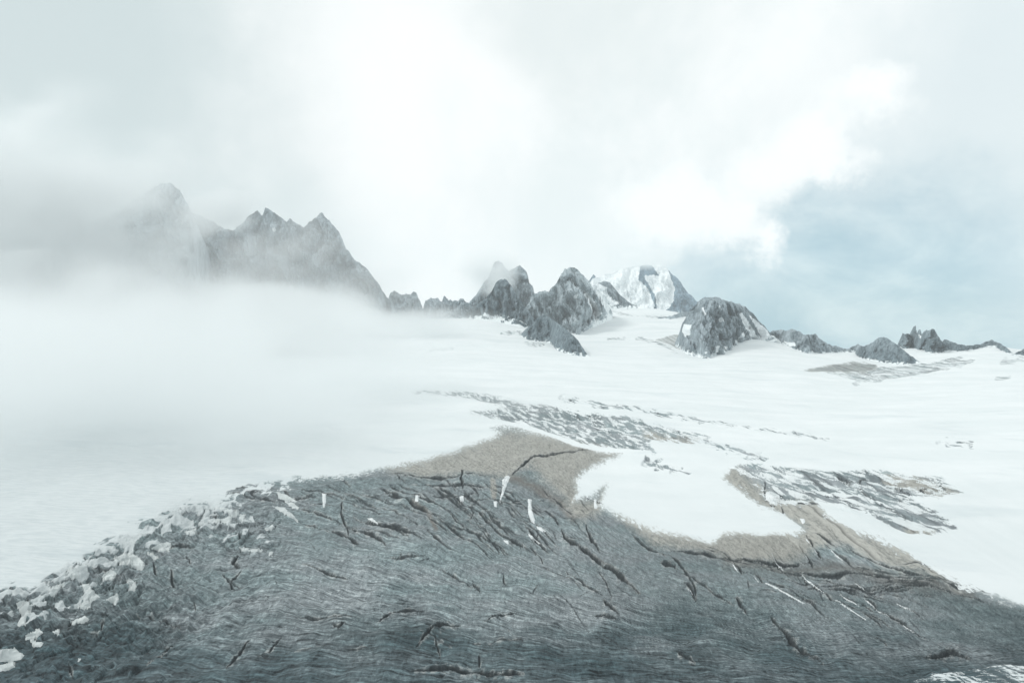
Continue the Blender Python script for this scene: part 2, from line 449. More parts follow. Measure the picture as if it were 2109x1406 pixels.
# ------------------------------------------------------------------ crevasses (photo polylines, width in photo pixels)
CREV = [(Z7([(1040, 95), (1038, 150), (1042, 240)]), 3.2), (Z7([(600, 110), (700, 150), (960, 150), (1250, 146)]), 2.4), (Z7([(720, 200), (800, 205), (1000, 208), (1200, 218)]), 3.2), (Z7([(830, 272), (1000, 268), (1140, 262)]), 2.2),
        (Z7([(1080, 290), (1220, 290), (1420, 355)]), 3.4), (Z7([(1300, 285), (1430, 305)]), 2.4), (Z7([(530, 220), (620, 262), (700, 300), (820, 370), (890, 402)]), 4.2), (Z7([(240, 480), (350, 520), (410, 552)]), 4.6),
        (Z7([(330, 440), (370, 465), (480, 490), (560, 540), (578, 570)]), 4.0), (Z7([(455, 400), (560, 440), (700, 462)]), 5.0), (Z7([(560, 440), (660, 480), (750, 525), (800, 552)]), 4.2), (Z7([(310, 290), (300, 380), (340, 450), (355, 515)]), 2.4),
        (Z7([(820, 480), (900, 550), (1000, 612)]), 2.8), (Z7([(1080, 320), (1180, 400), (1260, 500), (1330, 552), (1420, 590), (1500, 620), (1530, 685)]), 3.8), (Z7([(1070, 425), (1110, 362), (1080, 320)]), 1.8), (Z7([(1090, 430), (1160, 455)]), 2.6),
        (Z7([(1430, 475), (1500, 550), (1570, 605)]), 3.2), (Z7([(1640, 490), (1700, 570), (1800, 620), (1900, 690), (2000, 750), (2068, 800)]) + [(1318, 1220)], 4.6), (Z7([(1790, 460), (1830, 540), (1880, 605)]), 3.0), (Z7([(1510, 290), (1545, 285)]), 3.4),
        (Z7([(1480, 330), (1600, 420), (1640, 470)]), 2.8), (Z7([(690, 200), (640, 140)]), 2.0), (Z7([(940, 160), (1000, 245)]), 2.0), (Z7([(780, 255), (840, 300), (905, 350)]), 2.4), (Z7([(60, 240), (180, 250), (330, 275)]), 2.0),
        (Z7([(760, 1190), (860, 1100), (930, 1080), (1030, 1070)]), 4.5), (Z7([(870, 1130), (910, 1230)]), 2.2), (Z7([(530, 1040), (610, 985), (720, 985), (830, 1000)]), 3.0), (Z7([(1180, 1070), (1270, 1020), (1370, 1000)]), 3.4),
        (Z7([(740, 1350), (1000, 1325), (1150, 1345), (1420, 1360)]), 7.0), (Z7([(1100, 780), (1150, 860)]), 3.6), (Z7([(1890, 890), (1930, 940), (2000, 1000)]), 4.0), (Z7([(1140, 1230), (1150, 1310)]), 3.0), (Z7([(250, 1050), (290, 1080), (330, 1040)]), 4.0),
        (Z7([(0, 1000), (200, 995), (420, 1000)]), 2.0), (Z7([(60, 700), (220, 730), (370, 765)]), 2.2), (Z7([(1100, 1175), (1250, 1170), (1400, 1170)]), 2.2),
        (Z8([(480, 370), (510, 400), (535, 435)]), 4.0), (Z8([(240, 145), (300, 190), (400, 262)]), 3.2), (Z8([(370, 285), (440, 300), (450, 330)]), 5.0), (Z8([(900, 540), (1000, 640), (1100, 700), (1150, 745)]), 4.5), (Z8([(820, 340), (900, 380), (1000, 430), (1060, 475), (1190, 552)]), 1.8),
        (Z8([(1050, 330), (1100, 380), (1170, 425), (1290, 500), (1420, 560), (1500, 605)]), 1.8), (Z8([(1340, 440), (1400, 500), (1480, 530), (1600, 610)]), 1.8), (Z8([(420, 215), (640, 265), (760, 310)]), 2.6), (Z8([(730, 440), (780, 500)]), 3.0),
        (Z8([(740, 262), (900, 270), (1100, 262)]), 4.2), (Z8([(1000, 300), (1250, 330), (1450, 345)]), 3.0), (Z8([(930, 350), (1150, 372), (1500, 395)]), 3.2), (Z8([(1060, 385), (1300, 400), (1600, 400)]), 2.6), (Z8([(1500, 330), (1750, 380), (1960, 440)]), 2.4),
        (Z8([(1500, 370), (1700, 400), (1950, 470)]), 1.8), (Z8([(1280, 215), (1400, 275), (1600, 335)]), 2.6), (Z8([(1640, 740), (1750, 715), (1850, 745)]), 7.0), (Z8([(1400, 640), (1450, 690)]), 4.0), (Z8([(60, 520), (160, 540)]), 3.0), (Z8([(440, 700), (540, 760)]), 4.0),
        (Z6([(1010, 1220), (1025, 1160), (1045, 1115), (1075, 1098)]), 6.0), (Z6([(900, 1310), (1010, 1205)]), 2.4), (Z6([(425, 1270), (450, 1345)]), 5.0), (Z6([(945, 680), (975, 752)]), 4.0), (Z6([(1200, 845), (1215, 905)]), 4.0), (Z6([(1380, 690), (1410, 720), (1455, 765)]), 4.4),
        (Z6([(1480, 570), (1440, 640), (1490, 650)]), 4.0), (Z6([(1340, 290), (1335, 360)]), 3.0), (Z6([(1900, 480), (1930, 500)]), 5.0), (Z6([(1150, 580), (1180, 640)]), 3.4), (Z6([(1060, 690), (1085, 790)]), 3.0), (Z6([(1420, 210), (1600, 240), (1760, 270)]), 1.8),
        (Z6([(850, 930), (970, 960), (1120, 1000)]), 2.6), (Z6([(520, 1080), (600, 1060), (650, 990)]), 2.2), (Z6([(1400, 1270), (1500, 1160), (1560, 1100)]), 3.0), (Z6([(1600, 1220), (1700, 1130), (1750, 1070)]), 2.6), (Z6([(1640, 870), (1670, 845)]), 3.4), (Z6([(0, 780), (10, 815)]), 4.0),
        (Z4([(635, 950), (650, 860), (680, 785), (780, 712), (880, 652), (1000, 622), (1150, 600), (1300, 580)]), 2.4), (Z5([(520, 370), (570, 425), (620, 410), (830, 412)]), 2.6), (Z5([(620, 340), (625, 400)]), 1.6), (Z5([(520, 310), (525, 380)]), 1.8), (Z5([(620, 430), (640, 490)]), 3.0)]
SLIV = [
    ("longest snow-filled crevasse line on the right of the ice", Z8([(872, 370), (920, 392), (970, 420), (1020, 448), (1062, 472)]), 3.6),
    ("snow-filled crevasse line with a hooked top above the longest line's right end", Z8([(1050, 332), (1068, 358), (1105, 382), (1152, 415)]), 3.6),
    ("long thin snow-filled line low down, third across the right of the ice", Z8([(1208, 450), (1250, 480), (1300, 512), (1362, 552)]), 2.8),
    ("short straight snow-filled line directly above the long thin low one", Z8([(1222, 420), (1265, 448), (1324, 482)]), 3.0),
    ("wavy snow-filled line right of the short straight one", Z8([(1345, 448), (1380, 475), (1410, 505), (1472, 532)]), 3.2),
    ("lowest short snow-filled line towards the right edge of the ice", Z8([(1498, 560), (1540, 580), (1585, 606)]), 2.6),
    ("snow-filled line starting at the brown point under the right snow tongue", Z8([(1160, 188), (1185, 212), (1212, 240), (1252, 270)]), 2.6),
    ("snow-filled line left of the brown point, bending to the right", Z8([(904, 228), (915, 258), (928, 282), (958, 312)]), 2.4),
    ("tiny snow-filled notch just below the end of the snow tongue", Z8([(1064, 152), (1072, 166), (1084, 182)]), 3.6),
    ("tiny snow-filled notch right below the first one under the tongue", Z8([(1099, 203), (1110, 215), (1122, 230)]), 3.0),
    ("tiny snow-filled notch on the dark brown band", Z8([(1064, 238), (1070, 252), (1080, 266)]), 3.0),
    ("short snow-filled line furthest left on the brown margin", Z8([(716, 278), (728, 298), (744, 320)]), 3.2),
    ("short snow-filled notch above the start of the longest line", Z8([(816, 335), (825, 348), (842, 368)]), 2.8),
    ("faint short snow-filled line among the dark curved bands", Z8([(1300, 368), (1320, 382), (1345, 402)]), 2.4),
    ("faint thin snow-filled line furthest right on the ice", Z8([(1500, 468), (1540, 490), (1582, 512)]), 2.0),
    ("short snow-filled line in a dark crevasse left of the longest line", Z8([(495, 385), (510, 405), (528, 430)]), 3.0),
]
for _, L_, wd in SLIV:
    e0, e1 = L_[-1], L_[-2]
    CREV.append(([(x + 1.6, y - 1.4) for x, y in L_] + [(e0[0] + (e0[0] - e1[0]) * 1.2 + 1.5, e0[1] + (e0[1] - e1[1]) * 1.2)], wd * 0.9))
rnd = random.Random(11)


def flow(x, y):
    """down-glacier bend of the crevasses as it shows from the cable car side"""
    return 0.05 + 0.45 * min(max((x - 520) / 500.0, 0), 1) + 0.10 * min(max((x - 1100) / 500.0, 0), 1) - 0.18 * min(max((y - 1180) / 200.0, 0), 1)


for k in range(46):                                      # rows of crevasses along the brow of the ice
    x0, y0 = rnd.uniform(600, 1130), rnd.uniform(992, 1085)
    an = flow(x0, 1050) + rnd.gauss(0.02, 0.08)
    p_, ln = [(x0, y0)], rnd.uniform(45, 150)
    for q in range(8):
        an += 0.035 + rnd.gauss(0, 0.03)
        p_.append((p_[-1][0] + math.cos(an) * ln / 8, p_[-1][1] + math.sin(an) * ln / 8))
    CREV.append((p_, rnd.uniform(0.9, 2.4)))
for k in range(26):                                      # curved dark bands on the right
    x0, y0 = rnd.uniform(1450, 1860), rnd.uniform(1150, 1235)
    an = rnd.gauss(-0.02, 0.04)
    p_, ln = [(x0, y0)], rnd.uniform(60, 210)
    for q in range(8):
        an += 0.035 + rnd.gauss(0, 0.02)
        p_.append((p_[-1][0] + math.cos(an) * ln / 8, p_[-1][1] + math.sin(an) * ln / 8))
    CREV.append((p_, rnd.uniform(0.8, 2.0)))
for k in range(560):                                     # long thin cracks along the flow, some short cross cracks
    x0 = rnd.uniform(-150, 2200)
    y0 = 985 + 465 * rnd.random() ** 1.5
    big = (y0 - 950) / 450.0
    cross = rnd.random() < 0.16
    ln = rnd.uniform(12, 40) if cross else rnd.uniform(25, 150) * (0.6 + 0.5 * big)
    an = flow(x0, y0) + (rnd.choice([-0.75, 0.55, 1.2]) + rnd.gauss(0, 0.2) if cross else rnd.gauss(0, 0.10))
    bend = rnd.gauss(0.02, 0.05)
    p_ = [(x0, y0)]
    for q in range(7):
        an += bend + rnd.gauss(0, 0.05)
        p_.append((p_[-1][0] + math.cos(an) * ln / 7, p_[-1][1] + math.sin(an) * ln / 7))
    CREV.append((p_, (0.45 + rnd.random() ** 3 * 1.9) * (1.0 if y0 < 1210 else 0.6)))
crev = np.zeros_like(bare)
depth = np.zeros_like(bare)
lip = np.zeros_like(bare)
lip_lit = np.zeros_like(bare)
jx, jy = fbm(Xg / 14, Yg / 30, 3, 21) * 2.2, fbm(Xg / 14, Yg / 30, 3, 22) * 1.5
for L_, wd in CREV:
    wd = min(wd, 0.4 + sum(math.hypot(b[0] - a[0], b[1] - a[1]) for a, b in zip(L_[:-1], L_[1:])) / 13.0)
    xs, ys = [p[0] for p in L_], [p[1] for p in L_]
    c0, c1 = np.searchsorted(cols, (min(xs) - 30, max(xs) + 30))
    col_py = PYg[:, min(max((c0 + c1) // 2, 0), NC - 1)]
    rr = np.where((col_py > min(ys) - 40) & (col_py < max(ys) + 40))[0]
    if c1 <= c0 or len(rr) == 0:
        continue
    sl_ = (slice(rr[0], rr[-1] + 1), slice(c0, c1))
    dl, tl = line_dt(PXg[sl_] + jx[sl_], PYg[sl_] + jy[sl_], L_, 30.0)
    wv = wd * 0.80 * (0.12 + 0.88 * np.sin(np.pi * np.clip(tl, 0.0, 1.0)) ** 0.7) * np.clip(0.95 + 0.7 * pn(PXg[sl_] / 24, PYg[sl_] / 24, 31) + 0.4 * pn(PXg[sl_] / 5, PYg[sl_] / 5, 32), 0.15, 1.6)
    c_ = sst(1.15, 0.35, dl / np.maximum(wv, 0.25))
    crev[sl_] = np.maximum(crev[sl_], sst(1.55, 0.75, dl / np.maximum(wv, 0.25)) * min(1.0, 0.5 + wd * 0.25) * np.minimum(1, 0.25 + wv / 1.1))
    lip[sl_] = np.maximum(lip[sl_], sst(3.2, 1.6, dl / np.maximum(wv, 0.25)) * min(wd, 4) * Yg[sl_] / F * 0.5)
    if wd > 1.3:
        lip_lit[sl_] = np.maximum(lip_lit[sl_], sst(3.4, 1.5, dl / np.maximum(wv, 0.25)) * sst(-0.25, 0.35, pn(PXg[sl_] / 16, PYg[sl_] / 11, 36)))
    depth[sl_] = np.maximum(depth[sl_], c_ * min(wd, 6) * Yg[sl_] / F * 1.9)

# ------------------------------------------------------------------ relief
ice_m = sst(-0.1, 0.5, bare)
main = sst(-0.2, 0.6, sd / 20.0)
rt = sst(100, 450, Xg + (Yg - 800) * 0.35)               # right half: flow lines turn
ca, sa = math.cos(-0.98), math.sin(-0.98)
Xr, Yr_ = Xg * ca + Yg * sa, -Xg * sa + Yg * ca
rel = fbm(Xg / 90, Yg / 110, 4, 1) * 5.0
gx_ = np.linspace(-3000, 5200, 1641)
gt = np.cumsum(np.tan(np.array([flow(x, 1100) for x in gx_]))) * 5.0
gt -= np.interp(560, gx_, gt)
psi_py = PYg - np.interp(PXg, gx_, gt) * sst(1500, 1120, PYg) * 0.9 + 6 * pn(PXg / 160, PYg / 60, 51)
psi = np.interp(-psi_py, -_bp, _yy)
psi_py = None
streak = ridged(Xg / 48 + fbm(Xg / 60, Yg / 60, 2, 9) * 0.6, psi / 11, 4, 5) - 0.6
rel = rel + fbm(Xg / 24, Yg / 30, 3, 55) * 2.0 * main
rel = rel + streak * 2.0 * main * (0.6 + 0.4 * sst(1010, 1250, PYg))
Xs, Ys = Xg * 0.41 - Yg * 0.91, Xg * 0.91 + Yg * 0.41
blk = ridged(Xs / 70, Ys / 13, 4, 14) - 0.55
rel = rel + blk * 9.0 * srel * sst(-0.4, 0.4, bare)
lump = sst(640, 300, PXg) * sst(1010, 1080, PYg) * sst(1400, 1250, PYg)
rel = rel + lump * main * ((ridged(Xg / 15, Yg / 24, 3, 41) - 0.6) * 7.0 + pn(Xg / 22, Yg / 40, 43) * 4.0)
rel = rel + fringe * (sst(-0.15, 0.30, frn + 0.40 * sst(55, 0, sd)) * 4.5 + 0.6 * fbm(Xg / 5, Yg / 9, 3, 95))
gap_ = fringe * sst(0.10, 0.02, np.abs(frn + 0.02)) * sst(-0.3, 0.2, pn(Xg / 40, Yg / 60, 97))
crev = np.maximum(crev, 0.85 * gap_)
depth = np.maximum(depth, gap_ * 2.0)
snow_m = 1 - ice_m
rel = rel * (0.22 + 0.78 * ice_m) + snow_m * (1.8 + fbm(Xg / 170, Yg / 300, 3, 60) * 3.0)
far_f = sst(9000, 3000, Yg)
Zg = Zg + rel * far_f + lip * ice_m - np.minimum(depth, 14.0) * ice_m
PYg2 = HY - F * (Zg - CZ) / Yg

idx = np.arange(NR * NC, dtype=np.int32).reshape(NR, NC)
quads = np.stack([idx[:-1, :-1], idx[:-1, 1:], idx[1:, 1:], idx[1:, :-1]], -1).reshape(-1, 4)

dirt_vig = 0.5 + 0.5 * fbm(Xg / 75, Yg / 130, 4, 70)
dirt_vig = 0.1 + dirt_vig * 0.28 + 0.62 * sst(1120, 1420, PYg) + 0.12 * sst(400, 0, PXg)  # random dirt plus vignette darkening painted in towards the bottom
bn = Z8([(700, 285), (900, 300), (1200, 290), (1500, 360), (1850, 410)])
brown = np.clip(1 - line_d(PXg + jit, PYg + jit, bn) / 34.0, 0, 1) * 0.62 + 0.8 * np.clip(1 - line_d(PXg + jit, PYg + jit, Z7([(1330, 150), (1480, 210), (1640, 300), (1720, 430)])) / 22.0, 0, 1)
brown = np.maximum(brown, 0.9 * np.clip(1 - line_d(PXg, PYg, Z7([(740, 310), (830, 370), (880, 470)])) / 9.0, 0, 1))
brown = np.maximum(brown, 0.55 * np.clip(1 - line_d(PXg + jit, PYg + jit, Z7([(1650, 520), (1750, 590), (1950, 700), (2068, 800)]) + [(1318, 1220)]) / 7.0, 0, 1))
snow_shade = sst(1150, 300, PXg) * sst(700, 900, PYg) + 0.35 * sst(900, 1150, PYg)  # left snow dulled in colour for cloud shade; near snow dulled too

# ------------------------------------------------------------------ glacier material
gm, g = new_mat("glacier_surface")
pos = g.n('ShaderNodeNewGeometry').outputs['Position']
a_bare, a_tan, a_crev, a_dirt_vig, a_brown, a_psi, a_snow_shade, a_ser = (g.attr(x) for x in ("bare", "tan", "crev", "dirt_vignette", "brown", "psi", "snow_shade", "serac"))
cb_ = g.n('ShaderNodeCombineXYZ')
sx_ = g.n('ShaderNodeSeparateXYZ')
g.put(sx_.inputs[0], pos)
g.put(cb_.inputs[0], sx_.outputs[0])
g.put(cb_.inputs[1], a_psi)
fl = cb_.outputs[0]                                      # x across the view, y across the flow lines of the ice
fine = g.noise(g.scalevec(fl, 0.045, 0.23, 0.3), 1.0, 8.0, 0.72, 0.45)
grain = g.noise(g.scalevec(pos, 0.34, 0.10, 0.5), 1.0, 6.0, 0.74, 0.6)
mid = g.noise(g.scalevec(pos, 0.012, 0.02, 0.05), 1.0, 5.0, 0.6)
# ragged snow edge
wf = g.ramp(a_dirt_vig, 0.25, 0.75, 0.48, 0.64)
val0 = g.math('ADD', g.math('MULTIPLY', fine, wf), g.math('MULTIPLY', grain, g.math('SUBTRACT', 1.0, wf)))
serv = g.noise(g.scalevec(pos, 0.020, 0.125, 0.05, -1.15), 1.0, 5.0, 0.55, 0.5)
edge = g.math('ADD', a_bare, g.math('MULTIPLY', g.math('SUBTRACT', val0, 0.5), 5.0))
edge = g.math('ADD', edge, g.math('MULTIPLY', g.math('MULTIPLY', g.math('SUBTRACT', serv, 0.56), 6.0), a_ser))
a_fr, a_frn = g.attr("fringe"), g.attr("blocks")
edge = g.math('SUBTRACT', edge, g.math('MULTIPLY', g.math('SUBTRACT', a_frn, 0.10), g.math('MULTIPLY', a_fr, 3.6)))
f_bare = g.ramp(edge, -0.10, 0.22)
# ice colour
val = g.math('ADD', g.math('MULTIPLY', g.math('SUBTRACT', val0, 0.5), g.ramp(a_dirt_vig, 0.2, 0.9, 1.3, 2.2)), 0.52)
ice = g.n('ShaderNodeValToRGB')
cr_ = ice.color_ramp
cr_.elements[0].position, cr_.elements[0].color = 0.33, (0.035, 0.045, 0.050, 1)
cr_.elements[1].position, cr_.elements[1].color = 0.70, (0.56, 0.62, 0.635, 1)
for p_, c_ in ((0.43, (0.145, 0.170, 0.181, 1)), (0.52, (0.24, 0.272, 0.286, 1)), (0.60, (0.345, 0.385, 0.40, 1))):
    e_ = cr_.elements.new(p_)
    e_.color = c_
g.put(ice.inputs[0], val)
icec0 = g.mix(g.math('MULTIPLY', a_ser, 0.75), ice.outputs[0], g.mix(grain, (0.20, 0.225, 0.245), (0.50, 0.54, 0.565)))
icec = g.mix(g.ramp(mid, 0.35, 0.65), icec0, g.mix(1.0, icec0, (0.88, 0.98, 0.97), 'MULTIPLY'))
dn = g.math('ADD', a_dirt_vig, g.math('MULTIPLY', g.math('SUBTRACT', mid, 0.5), 0.75))
icec = g.mix(g.ramp(dn, 0.30, 0.98), icec, g.mix(1.0, icec, (0.215, 0.285, 0.312), 'MULTIPLY'))
def crack(v_, sx, sy, rot, det, wdt):
    n_c = g.noise(g.scalevec(v_, sx, sy, 0.2, rot), 1.0, det, 0.6, 0.3)
    return g.ramp(g.math('ABSOLUTE', g.math('SUBTRACT', n_c, 0.5)), 0.0, wdt, 1.0, 0.0)


ln_ = g.math('MAXIMUM', crack(fl, 0.007, 0.10, 0.0, 3.0, 0.022), g.math('MULTIPLY', crack(fl, 0.012, 0.26, 0.0, 3.0, 0.03), 0.6))
lC = g.math('MULTIPLY', crack(pos, 0.03, 0.03, 0.4, 5.0, 0.012), g.ramp(mid, 0.48, 0.60))
ln_ = g.math('MAXIMUM', g.math('MULTIPLY', ln_, g.ramp(grain, 0.30, 0.55, 0.2, 0.75)), g.math('MULTIPLY', lC, 0.6))
big_ = g.noise(g.scalevec(pos, 0.006, 0.009, 0.02), 1.0, 4.0, 0.6, 0.5)
icec = g.mix(g.ramp(big_, 0.35, 0.65, 0.0, 0.6), icec, g.mix(1.0, icec, (0.62, 0.64, 0.645), 'MULTIPLY'))
icec = g.mix(ln_, icec, (0.035, 0.045, 0.05))
bl = g.mix(grain, (0.075, 0.066, 0.058), (0.20, 0.18, 0.16))
icec = g.mix(g.math('MULTIPLY', g.ramp(g.math('ADD', a_brown, g.math('MULTIPLY', g.math('SUBTRACT', fine, 0.5), 1.2)), 0.15, 0.9), 0.8), icec, bl)
tn = g.mix(g.ramp(val, 0.36, 0.62), (0.195, 0.200, 0.186), (0.42, 0.418, 0.388))
ft = g.ramp(g.math('ADD', a_tan, g.math('MULTIPLY', g.math('SUBTRACT', val0, 0.5), 4.0)), -0.55, 0.85)
tn = g.mix(g.math('MULTIPLY', crack(fl, 0.012, 0.16, 0.0, 4.0, 0.03), 0.7), tn, (0.10, 0.10, 0.092))
icec = g.mix(ft, icec, tn)
icec = g.mix(g.math('MULTIPLY', g.attr('lip'), g.ramp(val0, 0.40, 0.60, 0.0, 0.75)), icec, (0.44, 0.46, 0.455))  # crevasse lips painted paler: clean ice and lit edges together
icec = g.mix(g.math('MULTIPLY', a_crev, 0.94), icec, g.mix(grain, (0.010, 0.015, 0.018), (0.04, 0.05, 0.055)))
# snow colour
sn = g.mix(g.ramp(g.noise(g.scalevec(pos, 0.004, 0.012, 0.02), 1.0, 6.0, 0.6), 0.35, 0.7), (0.68, 0.725, 0.735), (0.74, 0.775, 0.785))
so = g.mix(g.ramp(fine, 0.35, 0.62), (0.50, 0.55, 0.565), (0.59, 0.63, 0.64))
sn = g.mix(g.math('MULTIPLY', a_snow_shade, 0.85), sn, so)
sn = g.mix(g.math('MULTIPLY', g.ramp(g.noise(g.scalevec(pos, 0.006, 0.016, 0.02, -0.25), 1.0, 7.0, 0.62, 0.5), 0.52, 0.70), 0.55), sn, g.mix(1.0, sn, (0.84, 0.87, 0.885), 'MULTIPLY'))
sn = g.mix(g.math('MULTIPLY', a_fr, 0.8), sn, g.mix(g.ramp(grain, 0.35, 0.65), (0.34, 0.375, 0.385), (0.54, 0.58, 0.585)))
col = g.mix(f_bare, sn, icec)
bp = g.n('ShaderNodeBsdfPrincipled')
g.put(bp.inputs['Base Color'], col)
bp.inputs['Roughness'].default_value = 0.82
bp.inputs['Specular IOR Level'].default_value = 0.25
bmp = g.n('ShaderNodeBump')
bmp.inputs['Distance'].default_value = 1.2
g.put(bmp.inputs['Strength'], g.ramp(f_bare, 0.0, 1.0, 0.06, 0.5, smooth=False))
g.put(bmp.inputs['Height'], val)
g.put(bp.inputs['Normal'], bmp.outputs[0])
g.put(g.n('ShaderNodeOutputMaterial').inputs['Surface'], bp.outputs[0])

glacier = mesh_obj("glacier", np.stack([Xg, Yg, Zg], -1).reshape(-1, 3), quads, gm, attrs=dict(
    bare=bare, tan=tan_, crev=crev, dirt_vignette=dirt_vig, brown=brown, psi=psi, snow_shade=snow_shade, serac=smot, fringe=fringe, blocks=frn + 0.40 * sst(55, 0, sd), lip=lip_lit))
tag(glacier, "wide glacier of white snow and streaked grey bare ice rising to the peaks", "glacier", kind="structure")


# ------------------------------------------------------------------ hitting the ground
_mono = np.minimum.accumulate(PYg2, axis=0)


def hit(px, py):
    """distance at which the line of sight through a photo pixel meets the ground"""
    j = int(np.clip(np.searchsorted(cols, px), 1, NC - 1))
    m = _mono[:, j]
    if py < m[-1] + 0.01:
        return None
    return float(np.interp(-py, -m, rowY))


def ground_z(px, Y):
    i = np.clip(np.searchsorted(rowY, Y), 1, NR - 1)
    j = np.clip(np.searchsorted(cols, px), 1, NC - 1)
    a = np.clip((Y - rowY[i - 1]) / (rowY[i] - rowY[i - 1]), 0, 1)
    b = np.clip((px - cols[j - 1]) / (cols[j] - cols[j - 1]), 0, 1)
    return (Zg[i - 1, j - 1] * (1 - a) + Zg[i, j - 1] * a) * (1 - b) + (Zg[i - 1, j] * (1 - a) + Zg[i, j] * a) * b


# ------------------------------------------------------------------ rock and snow materials
def rock_mat(name, dark, light, snow_amt):
    m, t = new_mat(name)
    geo = t.n('ShaderNodeNewGeometry')
    p = geo.outputs['Position']
    n1 = t.noise(t.scalevec(p, 0.012, 0.012, 0.006), 1.0, 8.0, 0.65, 0.6)
    n2 = t.noise(t.scalevec(p, 0.07, 0.07, 0.022), 1.0, 7.0, 0.7, 0.4)
    v_ = t.math('ADD', t.math('MULTIPLY', n1, 0.5), t.math('MULTIPLY', n2, 0.5))
    col_ = t.mix(t.ramp(v_, 0.36, 0.64), dark, light)
    q_ = t.noise(t.scalevec(p, 0.028, 0.028, 0.007), 1.0, 5.0, 0.62, 0.3)
    col_ = t.mix(t.ramp(t.math('ABSOLUTE', t.math('SUBTRACT', q_, 0.5)), 0.0, 0.020, 0.75, 0.0), col_, tuple(x * 0.35 for x in dark))
    col_ = t.mix(t.ramp(n2, 0.60, 0.78), col_, tuple(min(1, x * 1.25) for x in light))
    sep = t.n('ShaderNodeSeparateXYZ')
    t.put(sep.inputs[0], geo.outputs['Normal'])
    sm = t.math('ADD', sep.outputs['Z'], t.math('MULTIPLY', t.math('SUBTRACT', n2, 0.5), 1.2))
    foot = t.attr("foot")
    fn = t.noise(t.scalevec(p, 0.05, 0.05, 0.012), 1.0, 5.0, 0.6)
    ff = t.math('SUBTRACT', t.math('MULTIPLY', t.math('SUBTRACT', fn, 0.42), 1.6), foot)
    sm = t.math('ADD', sm, t.math('MULTIPLY', t.ramp(ff, -0.03, 0.05), 0.9))
    col_ = t.mix(t.ramp(sm, 1.18 - snow_amt, 1.26 - snow_amt), col_, (0.82, 0.87, 0.88))
    b_ = t.n('ShaderNodeBsdfPrincipled')
    t.put(b_.inputs['Base Color'], col_)
    b_.inputs['Roughness'].default_value = 0.9
    b_.inputs['Specular IOR Level'].default_value = 0.2
    bu = t.n('ShaderNodeBump')
    bu.inputs['Distance'].default_value = 8.0
    bu.inputs['Strength'].default_value = 0.45
    t.put(bu.inputs['Height'], n2)
    t.put(b_.inputs['Normal'], bu.outputs[0])
    t.put(t.n('ShaderNodeOutputMaterial').inputs['Surface'], b_.outputs[0])
    return m


ROCK = rock_mat("grey_granite", (0.120, 0.160, 0.182), (0.43, 0.50, 0.54), 0.13)
ROCKD = rock_mat("dark_slate_rock", (0.075, 0.108, 0.126), (0.26, 0.325, 0.36), 0.02)
ROCKB = rock_mat("bluish_rock", (0.10, 0.165, 0.215), (0.29, 0.40, 0.48), 0.10)  # bluer rock tone for the far snow peak
ROCKL = rock_mat("pale_granite", (0.25, 0.305, 0.33), (0.58, 0.655, 0.69), 0.13)


def snow_mat(name, a, b):
    m, t = new_mat(name)
    p = t.n('ShaderNodeNewGeometry').outputs['Position']
    n1 = t.noise(t.scalevec(p, 0.05, 0.05, 0.05), 1.0, 7.0, 0.65)
    b_ = t.n('ShaderNodeBsdfPrincipled')
    t.put(b_.inputs['Base Color'], t.mix(t.ramp(n1, 0.35, 0.65), a, b))
    b_.inputs['Roughness'].default_value = 0.8
    b_.inputs['Specular IOR Level'].default_value = 0.25
    bu = t.n('ShaderNodeBump')
    bu.inputs['Distance'].default_value = 1.5
    bu.inputs['Strength'].default_value = 0.5
    t.put(bu.inputs['Height'], n1)
    t.put(b_.inputs['Normal'], bu.outputs[0])
    t.put(t.n('ShaderNodeOutputMaterial').inputs['Surface'], b_.outputs[0])
    return m


SNOWP = snow_mat("mountain_snow", (0.78, 0.83, 0.85), (0.88, 0.91, 0.92))
SNOWD = snow_mat("old_snow", (0.42, 0.46, 0.465), (0.60, 0.64, 0.64))
SNOWW = snow_mat("crevasse_snow", (0.60, 0.64, 0.65), (0.76, 0.79, 0.80))


# ------------------------------------------------------------------ peaks
def smooth1(a, k):
    if k < 2:
        return a
    p = np.pad(a, k, mode='edge')
    ker = np.ones(2 * k + 1) / (2 * k + 1)
    return np.convolve(p, ker, 'valid')


